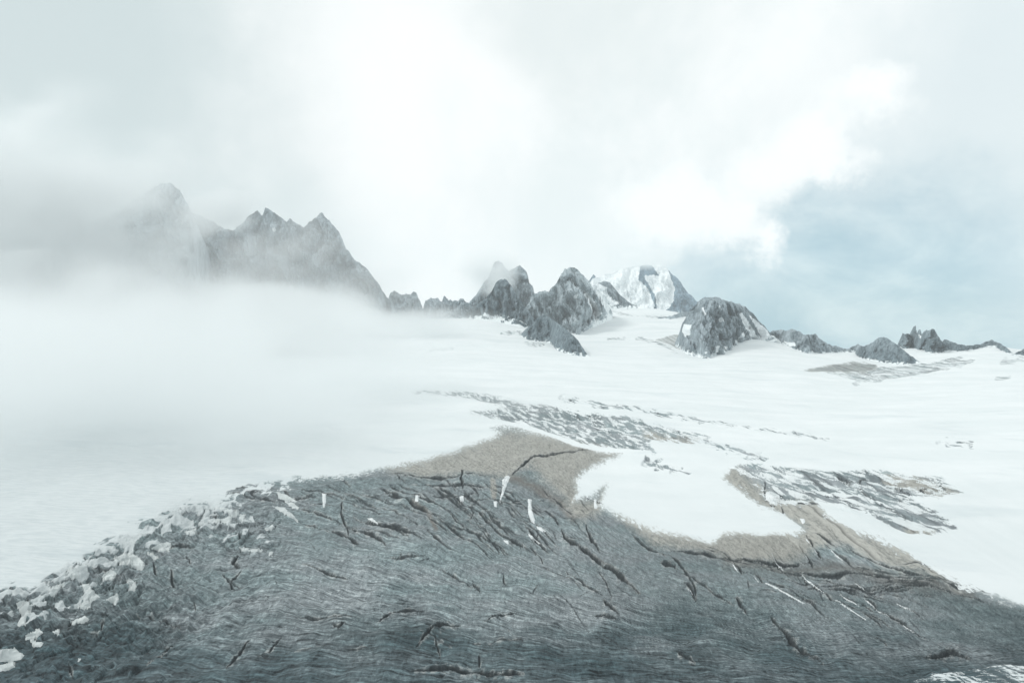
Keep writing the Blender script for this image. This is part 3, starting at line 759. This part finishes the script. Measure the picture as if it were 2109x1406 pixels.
def peak(name, label, ridge, base_, mat, cat="peak", Y=None, lean=0.85, jag=2.0, amp=0.16, snow=(), seed=0, step=0.9, rib=70.0, group=None, back=1.3, snow_name="snow_gully", face="rock_face"):
    """a rock peak: traced crest, traced foot on the snow, a front face of ribs and gullies between them, and a back slope"""
    x0, x1 = ridge[0][0], ridge[-1][0]
    n = max(12, int((x1 - x0) / step))
    s = np.linspace(x0, x1, n)
    rx, ry = zip(*ridge)
    bx, by = zip(*base_)
    pr = np.interp(s, rx, ry)
    pb = np.interp(s, bx, by)
    fade = sst(0, 8, np.minimum(s - x0, x1 - s) + 2)
    pr = pr + fade * jag * (fbm(s / 9.0, s * 0, 4, seed, 0.6) - 0.15)
    pb = pb + jag * 0.8 * fbm(s / 10.0, s * 0, 3, seed + 5)
    pb = np.maximum(pb, pr + 1.0)
    if Y is None:
        yb = [hit(a, b) for a, b in zip(s, pb)]
        ok = [y for y in yb if y]
        yb = np.array([y if y else max(ok) for y in yb])
        yb = smooth1(yb, max(2, n // 30))
    else:
        yy_ = np.array(Y, float)
        yb = np.full(n, float(Y)) if yy_.ndim == 0 else np.interp(s, [q[0] for q in Y], [q[1] for q in Y])
    h = (pb - pr) * yb / F
    hs = smooth1(h, max(2, n // 12))
    yr = yb + lean * hs + 15
    zb = CZ - (pb - HY) * yb / F
    zr = CZ - (pr - HY) * yr / F
    hm = float(h.max())
    m = max(10, int((pb - pr).max() / step))
    t = np.concatenate([np.linspace(-0.5, 0, 12)[:-1], np.linspace(0, 1, m), 1 + np.linspace(0, 1, 24)[1:] ** 1.2 * 1.2])
    T = t[:, None]
    tc = np.clip(T, 0, 1)
    Yv = yb[None] + (yr - yb)[None] * np.minimum(T, 1) + np.maximum(T - 1, 0) * back * (hs + 25)[None]
    Zv = zb[None] + (zr - zb)[None] * np.where(T < 0, T, tc ** 1.08) - np.where(T < 0, 25, 0) * (-T)
    Zv = Zv - np.maximum(T - 1, 0) * (hs + 60)[None] * 1.0
    Xv = (s - CX)[None] / F * (yb[None] + (yr - yb)[None] * np.clip(T, -0.5, 1))
    Xv = Xv + np.zeros_like(Yv)
    A = 1.25 * amp * hm * np.minimum(1, (hs / (0.45 * hm + 1e-6)))[None] * (np.sin(np.pi * np.clip(T * 0.92 + 0.08, 0, 1)) ** 0.6)
    q = Xv + Zv * 0.25
    dn_ = ridged(q / rib + 0.4 * fbm(Xv / 60, Zv / 90, 2, seed + 3), Zv / (rib * 3.0), 5, seed + 1, 0.55) - 0.62
    dn2 = fbm(Xv / (rib * 0.22), Zv / (rib * 0.35), 4, seed + 8, 0.6)
    def tri(v):
        return np.abs(2 * (v - np.floor(v)) - 1)
    wp = 0.9 * fbm(Xv / (rib * 2.2), Zv / (rib * 2.6), 3, seed + 12)
    fac = 0.5 * tri((Xv + 0.45 * Zv) / (rib * 2.8) + wp) + 0.32 * tri((Xv - 0.75 * Zv) / (rib * 1.9) + 0.8 * wp + 0.3) + 0.18 * tri((0.9 * Xv + 0.35 * Zv) / (rib * 0.7) + wp)
    Yv = Yv - A * (2.8 * (fac - 0.5) + 0.9 * dn_ + 0.30 * dn2)
    Zv = Zv + A * 0.18 * dn2 * (T < 0.97)
    V = np.stack([Xv, Yv, Zv], -1).reshape(-1, 3)
    PX = CX + F * Xv / Yv
    PY = HY - F * (Zv - CZ) / Yv
    R = len(t)
    ix = np.arange(R * n).reshape(R, n)
    q4 = np.stack([ix[:-1, :-1], ix[:-1, 1:], ix[1:, 1:], ix[1:, :-1]], -1).reshape(-1, 4)
    pid = np.full(len(q4), -1)
    fgrid = np.full((R - 1, n - 1), -1)
    for k_, P_ in enumerate(snow):
        v_ = poly_sd(PX, PY, P_, 30.0) + 1.4 * fbm(PX / 5, PY / 9, 3, seed + 30)
        v_[t > 1.35] = -1
        fm = (v_ > 0).ravel()[q4].mean(1) > 0.5
        fm = fm & (pid < 0)
        g2 = fm.reshape(R - 1, n - 1)
        seen, best = np.zeros_like(g2), []
        for i0, j1 in zip(*np.where(g2)):                # keep the largest connected piece
            if seen[i0, j1]:
                continue
            st, comp = [(i0, j1)], []
            seen[i0, j1] = True
            while st:
                a_, b_ = st.pop()
                comp.append((a_, b_))
                for c_, d_ in ((a_ + 1, b_), (a_ - 1, b_), (a_, b_ + 1), (a_, b_ - 1)):
                    if 0 <= c_ < R - 1 and 0 <= d_ < n - 1 and g2[c_, d_] and not seen[c_, d_]:
                        seen[c_, d_] = True
                        st.append((c_, d_))
            if len(comp) > len(best):
                best = comp
        for a_, b_ in best:
            fgrid[a_, b_] = k_
        pid = fgrid.ravel()
    root = bpy.data.objects.new(name, None)
    COL.objects.link(root)
    j0 = n // 2
    root.location = (float(Xv[11, j0]), float(yb[j0]), float(zb[j0]))
    V = V - np.array(root.location)[None]
    tag(root, label, cat, group, "thing")

    foot = np.clip(np.where(T <= 1, (Zv - zb[None]) / (0.35 * hm), 9.0), -1, 9).ravel()

    def sub(nm, sel, mt):
        fc = q4[sel]
        u, inv = np.unique(fc, return_inverse=True)
        mesh_obj(nm, V[u], inv.reshape(-1, 4), mt, root, smooth=False, attrs=dict(foot=foot[u]))
    sub(face, pid < 0, mat)
    for k_ in range(len(snow)):
        if (pid == k_).sum() > 3:
            sub(snow_name, pid == k_, SNOWP)
    return root


# far left, in the fog
peak("rock_tower", "tall blunt rock tower half swallowed by fog, highest summit of the ridge behind the fog", [(60, 540), (120, 500), (200, 455), (260, 425), (300, 396), (330, 379), (348, 377), (362, 386), (376, 402), (386, 420), (394, 440), (400, 470), (404, 600)],
     [(60, 690), (404, 690)], ROCKL, Y=3350, lean=0.45, jag=3, amp=0.10, seed=101, rib=120, step=1.2)
peak("rock_ridge", "long jagged rock ridge with two pointed summits rising out of the white fog", [(380, 430), (400, 441), (412, 444), (425, 449), (450, 465), (480, 478), (498, 460), (515, 441), (530, 436), (540, 444), (547, 429), (556, 432), (575, 446), (590, 456), (597, 451), (612, 462), (625, 468),
      (640, 456), (652, 445), (662, 439), (672, 449), (690, 468), (700, 480), (712, 510), (735, 538), (753, 549), (770, 573), (790, 603), (802, 617), (815, 640)], [(380, 690), (815, 672)], ROCK, Y=3600, lean=0.55, jag=3, amp=0.13, seed=111, rib=110, step=1.0,
     snow=[Z3([(945, 345), (965, 335), (975, 360), (955, 368)])], snow_name="snow_patch")
peak("rock_pinnacles", "small saw-toothed rock pinnacles just right of the long fog-bound ridge", [(796, 632), (803, 604), (811, 599), (820, 605), (845, 607), (852, 600), (858, 606), (866, 620), (872, 640)], [(796, 662), (872, 662)], ROCK, cat="rock pinnacles", Y=3750, jag=3, amp=0.12, seed=121, rib=40)
peak("rock_crest", "low hazy rock crest with one sharp tooth between pinnacles and dark pyramid", [(870, 640), (877, 618), (890, 614), (902, 615), (910, 621), (915, 609), (924, 619), (935, 620), (950, 617), (962, 622), (975, 634), (990, 645)], [(870, 662), (990, 656)], ROCK, cat="rock crest", Y=3780, jag=3, amp=0.14, seed=131, rib=45)
peak("misty_peak", "faint misty rock peak with cloud round its top behind the dark pyramid", [(965, 625), (985, 600), (1005, 570), (1018, 541), (1026, 536), (1036, 545), (1048, 560), (1060, 551), (1070, 548), (1080, 555), (1087, 566), (1090, 582), (1098, 592), (1102, 612), (1120, 640)],
     [(965, 660), (1120, 690)], ROCK, Y=4600, lean=0.6, jag=3, amp=0.13, seed=141, rib=80)
peak("rock_pyramid", "dark triangular rock pyramid standing in front of the misty peak", [(974, 640), (985, 625), (1002, 613), (1012, 600), (1022, 582), (1032, 575), (1042, 575), (1050, 584), (1060, 602), (1075, 622), (1088, 640), (1105, 664)],
     [(974, 656), (1000, 652), (1040, 656), (1070, 662), (1090, 675), (1105, 690)], ROCKD, jag=2, amp=0.18, seed=151, rib=55, Y=[(974, 3700), (1105, 3450)], snow=[Z1([(165, 575), (180, 550), (230, 570), (280, 595), (260, 605)])])
peak("granite_peak", "broad pale granite peak with a flat top and snow gullies on its right flank", [(1062, 660), (1085, 630), (1100, 604), (1115, 600), (1130, 600), (1136, 592), (1147, 583), (1152, 571), (1158, 562), (1163, 553), (1172, 552), (1180, 550), (1188, 554), (1200, 567), (1212, 578), (1225, 592), (1240, 605), (1252, 628), (1262, 645)],
     [(1062, 690), (1100, 690), (1150, 695), (1192, 698), (1200, 692), (1215, 676), (1226, 660), (1240, 652), (1262, 650)], ROCKL, jag=2, amp=0.17, seed=161, rib=70, Y=[(1062, 3500), (1192, 3480), (1226, 3750), (1262, 3950)],
     snow=[Z1([(860, 285), (875, 283), (892, 315), (880, 318)]), Z1([(875, 430), (895, 405), (925, 410), (915, 440), (890, 435)]), Z1([(940, 372), (1000, 400), (1060, 470), (1110, 560), (1050, 600), (1030, 530), (990, 440)]), Z1([(1010, 310), (1080, 340), (1150, 410), (1200, 480), (1160, 560), (1120, 500), (1060, 400)])])
peak("rock_rib", "narrow curved rock rib edged by snow on the far side of the granite peak", [(1218, 592), (1232, 582), (1245, 579), (1256, 581), (1266, 594), (1280, 610), (1295, 622), (1310, 630)], [(1218, 612), (1240, 620), (1262, 633), (1310, 633)], ROCK, cat="rock rib", jag=1.2, amp=0.12, seed=171, rib=40, Y=4450,
     snow=[Z1([(1030, 345), (1080, 318), (1150, 350), (1160, 410), (1250, 480), (1200, 500), (1090, 440)])])
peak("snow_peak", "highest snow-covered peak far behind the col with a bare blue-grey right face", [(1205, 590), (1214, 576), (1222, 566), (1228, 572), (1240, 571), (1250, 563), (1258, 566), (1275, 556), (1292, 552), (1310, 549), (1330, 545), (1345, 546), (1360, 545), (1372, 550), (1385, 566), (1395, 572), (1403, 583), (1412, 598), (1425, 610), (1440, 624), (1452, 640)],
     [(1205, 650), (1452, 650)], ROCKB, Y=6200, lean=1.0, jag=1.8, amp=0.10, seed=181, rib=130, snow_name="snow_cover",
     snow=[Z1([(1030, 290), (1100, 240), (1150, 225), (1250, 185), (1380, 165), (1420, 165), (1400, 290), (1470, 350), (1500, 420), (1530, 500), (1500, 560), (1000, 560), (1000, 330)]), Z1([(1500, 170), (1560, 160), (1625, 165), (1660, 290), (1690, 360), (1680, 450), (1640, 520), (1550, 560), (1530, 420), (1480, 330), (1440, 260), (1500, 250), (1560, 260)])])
peak("dark_nunatak", "dark rounded rock island in the snow in front of the granite peak", [(1072, 690), (1080, 680), (1095, 668), (1105, 656), (1112, 650), (1126, 650), (1140, 660), (1158, 671), (1175, 686), (1190, 700), (1200, 716), (1207, 726), (1213, 733)],
     [(1072, 692), (1085, 698), (1098, 702), (1118, 703), (1135, 707), (1145, 720), (1158, 725), (1180, 731), (1200, 734), (1213, 735)], ROCKD, cat="rock outcrop", jag=1.3, amp=0.14, seed=191, rib=45, lean=1.2)
peak("rock_dome", "broad craggy rock dome with a striped snow slope down its right side", [(1390, 706), (1398, 690), (1406, 664), (1420, 640), (1432, 628), (1444, 616), (1452, 611), (1465, 614), (1478, 612), (1490, 618), (1505, 622), (1520, 626), (1535, 632), (1550, 645), (1562, 660), (1575, 672), (1588, 688), (1600, 697)],
     [(1390, 712), (1405, 722), (1425, 734), (1450, 738), (1475, 734), (1500, 722), (1520, 706), (1540, 699), (1570, 700), (1600, 702)], ROCK, jag=2, amp=0.15, seed=201, rib=50, lean=1.0, snow_name="snow_slope",
     snow=[Z2([(470, 250), (500, 265), (560, 350), (590, 410), (545, 400), (500, 320)]), Z2([(535, 275), (570, 300), (640, 360), (665, 405), (610, 412), (570, 340)]), Z2([(345, 180), (350, 180), (395, 275), (385, 270)]), Z2([(355, 295), (385, 285), (395, 305), (365, 318)]), Z2([(265, 235), (275, 235), (292, 270), (280, 275)]),
           Z2([(340, 455), (365, 450), (365, 485), (345, 490)]), Z2([(390, 455), (415, 455), (410, 470)]), Z2([(455, 415), (468, 420), (460, 445), (450, 440)]), Z2([(270, 485), (300, 485), (290, 500)]), Z2([(500, 370), (520, 390), (500, 405), (470, 410)]), Z2([(160, 320), (205, 330), (200, 385), (170, 400), (150, 370)])])
peak("rock_shoulder", "low broken rock shoulder descending from the dome towards the gap", [(1580, 690), (1592, 682), (1605, 679), (1618, 682), (1632, 679), (1645, 681), (1655, 689), (1668, 689), (1680, 689), (1690, 700), (1702, 708), (1712, 711), (1724, 714), (1738, 717), (1750, 717), (1765, 709), (1778, 713)],
     [(1580, 697), (1600, 701), (1620, 712), (1640, 722), (1660, 727), (1690, 727), (1730, 726), (1775, 724)], ROCK, cat="rock ridge", jag=2, amp=0.18, seed=211, rib=35, snow=[Z2([(735, 425), (800, 430), (805, 455), (760, 450)])])
peak("scree_cone", "small dark pyramid-shaped rock cone left of the spiky crag", [(1763, 722), (1775, 714), (1790, 709), (1802, 701), (1810, 695), (1820, 694), (1830, 698), (1845, 708), (1858, 718), (1872, 730), (1885, 739), (1896, 746)], [(1763, 730), (1772, 737), (1800, 743), (1840, 750), (1870, 750), (1896, 748)], ROCKD, cat="rock cone", jag=1.2, amp=0.14, seed=221, rib=40, lean=1.1)
peak("spiky_crag", "jagged crag with a thin upright finger of rock on its crest", [(1852, 712), (1857, 700), (1859, 685), (1864, 688), (1872, 687), (1877, 690), (1880, 686), (1881.5, 672), (1886, 671), (1887.5, 684), (1890, 687), (1893, 679), (1896, 678), (1898, 688), (1903, 683), (1908, 679), (1914, 681), (1920, 677), (1925, 679), (1930, 690), (1937, 700), (1945, 708), (1955, 716)],
     [(1852, 716), (1865, 718), (1880, 716), (1895, 718), (1915, 727), (1935, 727), (1955, 722)], ROCKD, cat="crag", jag=1.0, amp=0.20, seed=231, rib=25, lean=0.8, step=0.6, snow=[Z2([(1500, 385), (1515, 385), (1535, 415), (1520, 415)]), Z2([(1430, 450), (1445, 430), (1450, 460)])])
peak("rock_skyline", "long low rock crest running from the spiky crag to the right-hand snow edge", [(1940, 704), (1946, 697), (1955, 701), (1965, 706), (1985, 711), (2005, 712), (2022, 707), (2035, 703), (2042, 700), (2050, 704), (2062, 708), (2072, 716), (2086, 727)], [(1940, 724), (1960, 722), (1985, 724), (2010, 719), (2035, 713), (2052, 713), (2062, 722), (2086, 730)], ROCKD, cat="rock ridge", jag=1.6, amp=0.16, seed=241, rib=25,
     snow=[])
peak("rock_tips", "few small rock tips poking over the snow at the right edge", [(2082, 730), (2092, 726), (2100, 724), (2108, 719), (2125, 716), (2140, 722), (2160, 732)], [(2082, 731), (2160, 734)], ROCKD, cat="rock tips", jag=1.5, amp=0.15, seed=251, rib=20)
peak("rock_band", "thin broken band of rock along the lip of the snow below the highest peak", [(1355, 654), (1372, 652), (1385, 650), (1395, 646), (1405, 643), (1418, 642), (1425, 640)], [(1355, 656), (1385, 657), (1405, 653), (1425, 650)], ROCK, cat="rock band", jag=1.3, amp=0.12, seed=261, rib=20)

# ------------------------------------------------------------------ snow patches lying on the bare ice
_pk = [0]


def patch(label, pts, mat=SNOWD, thick=0.9, group="snow patches left on the bare ice", name="snow_patch", cat="snow patch", rough=2.2):
    _pk[0] += 1
    k = _pk[0]
    xs, ys = [p[0] for p in pts], [p[1] for p in pts]
    gx = np.arange(min(xs) - 5, max(xs) + 5.5, 0.8)
    gy = np.arange(max(ys) + 5, min(ys) - 5.5, -0.8)
    PX, PY = np.meshgrid(gx, gy)
    Yv = np.zeros_like(PX)
    for j, x in enumerate(gx):
        jj = int(np.clip(np.searchsorted(cols, x), 1, NC - 1))
        Yv[:, j] = np.interp(-PY[:, j], -_mono[:, jj], rowY)
    Yv = np.minimum.accumulate(Yv[::-1], axis=0)[::-1] if False else Yv
    Xv = (PX - CX) / F * Yv
    Zv = ground_z(PX, Yv)
    v = poly_sd(PX, PY, pts, 30.0) + rough * fbm(Xv / 5, Yv / 14, 4, 300 + k, 0.6) - 0.3
    mpp = Yv / F
    wpx = 3.0
    lift = thick * (sst(-1.0, wpx, v) * 1.0) - 0.7 * thick * sst(0.6, -1.4, v) + 0.35 * fbm(Xv / 8, Yv / 8, 3, 330 + k) * sst(0, 4, v)
    # flatten the ground relief under the snow
    Zs = Zv.copy()
    for _ in range(3):
        Zp = np.pad(Zs, 1, mode='edge')
        Zs = (Zp[:-2, 1:-1] + Zp[2:, 1:-1] + Zp[1:-1, :-2] + Zp[1:-1, 2:] + Zp[1:-1, 1:-1]) / 5
    Zv = np.maximum(Zs, Zv * sst(-1, 2, v) + Zs * (1 - sst(-1, 2, v))) + lift
    keep = v > -1.6
    ix = np.arange(PX.size).reshape(PX.shape)
    q4 = np.stack([ix[:-1, :-1], ix[:-1, 1:], ix[1:, 1:], ix[1:, :-1]], -1).reshape(-1, 4)
    q4 = q4[keep.ravel()[q4].all(1)]
    if len(q4) == 0:
        return None
    V = np.stack([Xv, Yv, Zv], -1).reshape(-1, 3)
    u, inv = np.unique(q4, return_inverse=True)
    c0 = V[u].mean(0)
    c0[2] = V[u][:, 2].min()
    o = mesh_obj(name, V[u] - c0, inv.reshape(-1, 4), mat)
    o.location = c0
    return tag(o, label, cat, group, "thing")


def strip(pts, wd):
    """outline of a tapered sliver along a polyline"""
    L, R = [], []
    m = len(pts)
    for i, p in enumerate(pts):
        a, b = pts[max(0, i - 1)], pts[min(m - 1, i + 1)]
        l = math.hypot(b[0] - a[0], b[1] - a[1])
        nx, ny = -(b[1] - a[1]) / l, (b[0] - a[0]) / l
        h_ = wd * (0.45 if i in (0, m - 1) else 1.0) / 2
        L.append((p[0] + nx * h_, p[1] + ny * h_))
        R.append((p[0] - nx * h_, p[1] - ny * h_))
    return L + R[::-1]


for lab, pts in [
    ("large pale snow patch with a rounded right end just below the left snow edge", [(700, 600), (800, 560), (860, 590), (900, 630), (885, 680), (840, 670), (790, 640), (720, 640)]),
    ("small slanted snow patch beside the large rounded one, on its lower left", [(630, 715), (690, 665), (720, 690), (700, 725), (640, 748)]),
    ("half-round snow patch with a straight left side on the dark ice below the large patch", [(770, 735), (820, 728), (852, 772), (840, 800), (795, 800), (800, 770)]),
    ("tall ragged snow patch like a seahorse in the middle of the left ice edge", [(510, 765), (550, 755), (570, 800), (620, 840), (575, 870), (560, 910), (515, 920), (480, 905), (515, 870), (520, 810)]),
    ("small star-shaped snow patch right of the seahorse-shaped one", [(655, 855), (725, 820), (738, 860), (720, 895), (690, 880)]),
    ("flat sliver of snow below the seahorse-shaped patch", [(440, 995), (520, 960), (562, 975), (545, 1000), (450, 1012)]),
    ("bone-shaped upright snow patch closest to the left snow margin's lower end", [(100, 880), (150, 862), (200, 900), (192, 940), (162, 960), (158, 1022), (105, 1022), (130, 960)]),
    ("wedge of dirty snow below the bone-shaped patch", [(150, 1082), (230, 1042), (272, 1060), (220, 1102), (160, 1108)]),
    ("tiny oval snow patch beside the dirty snow wedge", [(328, 1055), (370, 1042), (372, 1075), (330, 1078)]),
    ("thin smear of snow under the dirty snow wedge", [(190, 1108), (272, 1125), (250, 1152), (200, 1148)]),
    ("broad tongue of snow cut by the left edge of the picture", [(-60, 1180), (0, 1170), (90, 1162), (157, 1200), (130, 1228), (60, 1242), (-60, 1250)]),
    ("small snow lobe at the left edge under the broad tongue", [(-40, 1275), (80, 1250), (102, 1275), (30, 1302), (-40, 1310)]),
    ("hook-shaped snow drift in a crevasse near the top of the left ice edge", [(1330, 285), (1400, 285), (1480, 308), (1492, 332), (1440, 352), (1412, 430), (1400, 382), (1290, 378), (1340, 362), (1380, 352), (1430, 335), (1390, 312)]),
    ("short upright snow fleck right of the hook-shaped drift", [(1480, 330), (1528, 325), (1510, 382), (1488, 370)]),
    ("upper of the slanting snow slivers under the top of the ice edge", [(1715, 185), (1800, 212), (1842, 252), (1790, 248), (1730, 228)]),
    ("short middle snow sliver in the slanting group", [(1768, 250), (1830, 258), (1868, 302), (1820, 292)]),
    ("long lower snow sliver in the slanting group", [(1695, 278), (1760, 286), (1820, 330), (1852, 378), (1790, 345), (1738, 312)]),
    ("small grey snow fleck below the slanting slivers", [(1640, 412), (1690, 393), (1707, 410), (1650, 432)]),
    ("thin horizontal snow line below the grey fleck", [(1480, 528), (1560, 543), (1642, 543), (1620, 562), (1500, 557)]),
    ("tiny round snow spot at the end of the horizontal snow line", [(1662, 558), (1692, 558), (1692, 592), (1668, 588)]),
    ("curled snow patch left of the large rounded one, touching the snow edge", [(420, 682), (480, 640), (522, 660), (490, 690), (500, 722), (440, 732)]),
    ("pair-like elongated snow patch between the curled patch and the bone-shaped one", [(350, 768), (400, 745), (402, 770), (330, 812), (298, 802)]),
    ("wide snow patch tucked under the corner of the snow edge", [(935, 542), (1000, 500), (1062, 498), (1052, 562), (990, 562)]),
    ("snow patch with a nose on the ice right of the corner of the snow edge", [(1138, 432), (1210, 418), (1228, 450), (1170, 462)]),
    ("narrow snow sliver left of the wide patch under the corner", [(900, 578), (950, 578), (988, 605), (960, 610)]),
]:
    patch(lab, Z6(pts), SNOWD)
G2 = "snow plugs in the crevasses of the grey ice"
for lab, pts in [
    ("upright white snow plug near the left end of the crevassed rim", Z6([(1998, 193), (2026, 198), (2024, 250), (2012, 288), (2002, 270)])),
    ("small snow plug shaped like a tooth left of the middle of the crevassed rim", Z7([(752, 265), (780, 260), (772, 302), (752, 298)])),
    ("small snow plug at the lower end of a brown crevasse in the rim", Z7([(1018, 265), (1047, 268), (1054, 307), (1030, 302)])),
    ("tiny snow plug beneath the brown lens-shaped crevasse", Z7([(1228, 300), (1254, 300), (1250, 338), (1235, 332)])),
    ("long curved snow plug at the foot of the arching crevasse", Z7([(1283, 170), (1312, 142), (1335, 148), (1312, 200), (1292, 250), (1272, 308), (1266, 290), (1283, 220)])),
    ("tall white snow plug snaking down a crevasse on the middle of the ice", Z7([(1438, 285), (1462, 290), (1464, 350), (1484, 410), (1478, 442), (1453, 412), (1440, 370)])),
    ("short slanting snow plug below the tall snaking one", Z7([(1488, 448), (1522, 458), (1554, 486), (1530, 490), (1498, 472)])),
    ("thin snow sliver in the crevasse left of and below the snaking plug", Z7([(1428, 480), (1462, 508), (1512, 552), (1500, 555), (1448, 515)])),
    ("small snow plug at the tip of the snow tongue", Z7([(1838, 288), (1857, 288), (1862, 342), (1843, 348)])),
    ("white snow fleck beside the long diagonal crevasse in the middle", Z7([(1285, 533), (1322, 538), (1322, 558), (1300, 553)])),
    ("little snow cap on the lip of the dark crevasse left of centre", Z7([(452, 402), (492, 402), (535, 438), (500, 428)])),
    ("triangular white snow basin at the left of the right-hand crevasse maze", Z5([(530, 335), (560, 330), (612, 355), (615, 385), (560, 398), (525, 385)])),
    ("narrow white snow spot on the brown ice between the two snow tongues", Z5([(735, 498), (762, 498), (772, 525), (750, 532)])),
]:
    patch(lab, pts, SNOWW, 0.9, G2, "snow_plug", "snow plug", 1.0)
G3 = "snow-filled crevasse lines on the right of the ice"
for lab, pts, wd in SLIV:
    patch(lab, strip(pts, wd), SNOWW, 0.8, G3, "snow_line", "snow line", 0.6)

# ------------------------------------------------------------------ fog and haze
fmat, f = new_mat("fog")
tc_ = f.n('ShaderNodeTexCoord').outputs['Object']
fp = f.n('ShaderNodeNewGeometry').outputs['Position']
nz = f.noise(f.scalevec(fp, 0.0022, 0.0022, 0.0034), 1.0, 6.0, 0.62, 0.5)
wv_ = f.vmath('SUBTRACT', f.noise(f.scalevec(fp, 0.0030, 0.0030, 0.0045), 1.0, 2.0, 0.5, color=True), (0.5, 0.5, 0.5))
rad = f.vmath('LENGTH', f.vmath('ADD', tc_, f.vmath('SCALE', wv_, scale=1.25)))
fall = f.ramp(rad, 1.0, 0.25)
den = f.math('MULTIPLY', f.math('MULTIPLY', fall, f.ramp(nz, 0.32, 0.68, 0.25, 1.7)), f.attr("density", 'OBJECT'))
pv = f.n('ShaderNodeVolumePrincipled')
pv.inputs['Color'].default_value = (0.93, 0.95, 0.955, 1)
pv.inputs['Anisotropy'].default_value = 0.2
f.put(pv.inputs['Density'], den)
f.put(f.n('ShaderNodeOutputMaterial').inputs['Volume'], pv.outputs[0])


def ico(sub=3):
    import bmesh
    bm = bmesh.new()
    bmesh.ops.create_icosphere(bm, subdivisions=sub, radius=1.0)
    me = bpy.data.meshes.new("fog_bank")
    bm.to_mesh(me)
    bm.free()
    return me


FOGME = ico()
FOGME.materials.append(fmat)
for lab, px, py, Y, rx, ry, rz, dn_ in [
    ("thick white fog bank covering the foot of the left ridge", 350, 715, 2450, 940, 760, 295, 0.0066),
    ("grey cloud hanging over the rock tower at the far left", 70, 490, 2750, 740, 440, 620, 0.0070),
    ("thin fog drifting over the snow slope at the left", 240, 830, 1500, 900, 760, 300, 0.0042),
    ("fog wisps trailing across the base of the pinnacles", 830, 668, 3200, 470, 260, 105, 0.0078),
    ("slanting fog tongue reaching down from the ridge onto the snowfield", 610, 668, 2650, 520, 380, 165, 0.0050),
    ("cloud veil clinging to the misty peak", 1005, 562, 4330, 240, 130, 150, 0.0140),
    ("cloud cap on the highest snow peak", 1335, 532, 5900, 330, 260, 95, 0.0055),
    ("cloud wisp over the saddle of the long ridge", 460, 440, 3400, 230, 150, 120, 0.0080),
    ("thin veil of mist in front of the long ridge", 600, 560, 3150, 620, 200, 340, 0.0042),
]:
    o = bpy.data.objects.new("fog_bank", FOGME)
    COL.objects.link(o)
    o.location = ((px - CX) / F * Y, Y, CZ - (py - HY) * Y / F)
    o.scale = (rx, ry, rz)
    o.rotation_euler = (0, math.radians(7) if rz < 300 and rx > 600 else 0, 0)
    o["density"] = dn_
    tag(o, lab, "fog", "fog banks and cloud veils", "stuff")

hm_, hh = new_mat("haze")
hv = hh.n('ShaderNodeVolumePrincipled')
hv.inputs['Color'].default_value = (0.93, 0.98, 1.0, 1)
hv.inputs['Density'].default_value = 4.2e-5
hv.inputs['Anisotropy'].default_value = 0.1
hh.put(hh.n('ShaderNodeOutputMaterial').inputs['Volume'], hv.outputs[0])
zlo, zhi = float(Zg.min()) - 1.0, 1150.0
xa, ya, yb_ = 13500.0, -300.0, 11500.0
bv = [(-xa, ya, zlo), (xa, ya, zlo), (xa, yb_, zlo), (-xa, yb_, zlo), (-xa, ya, zhi), (xa, ya, zhi), (xa, yb_, zhi), (-xa, yb_, zhi)]
bf = [(0, 3, 2, 1), (4, 5, 6, 7), (0, 1, 5, 4), (1, 2, 6, 5), (2, 3, 7, 6), (3, 0, 4, 7)]
hz = mesh_obj("haze", bv, bf, hm_, smooth=False)
tag(hz, "pale mountain haze in the air over the whole glacier", "haze", kind="stuff")
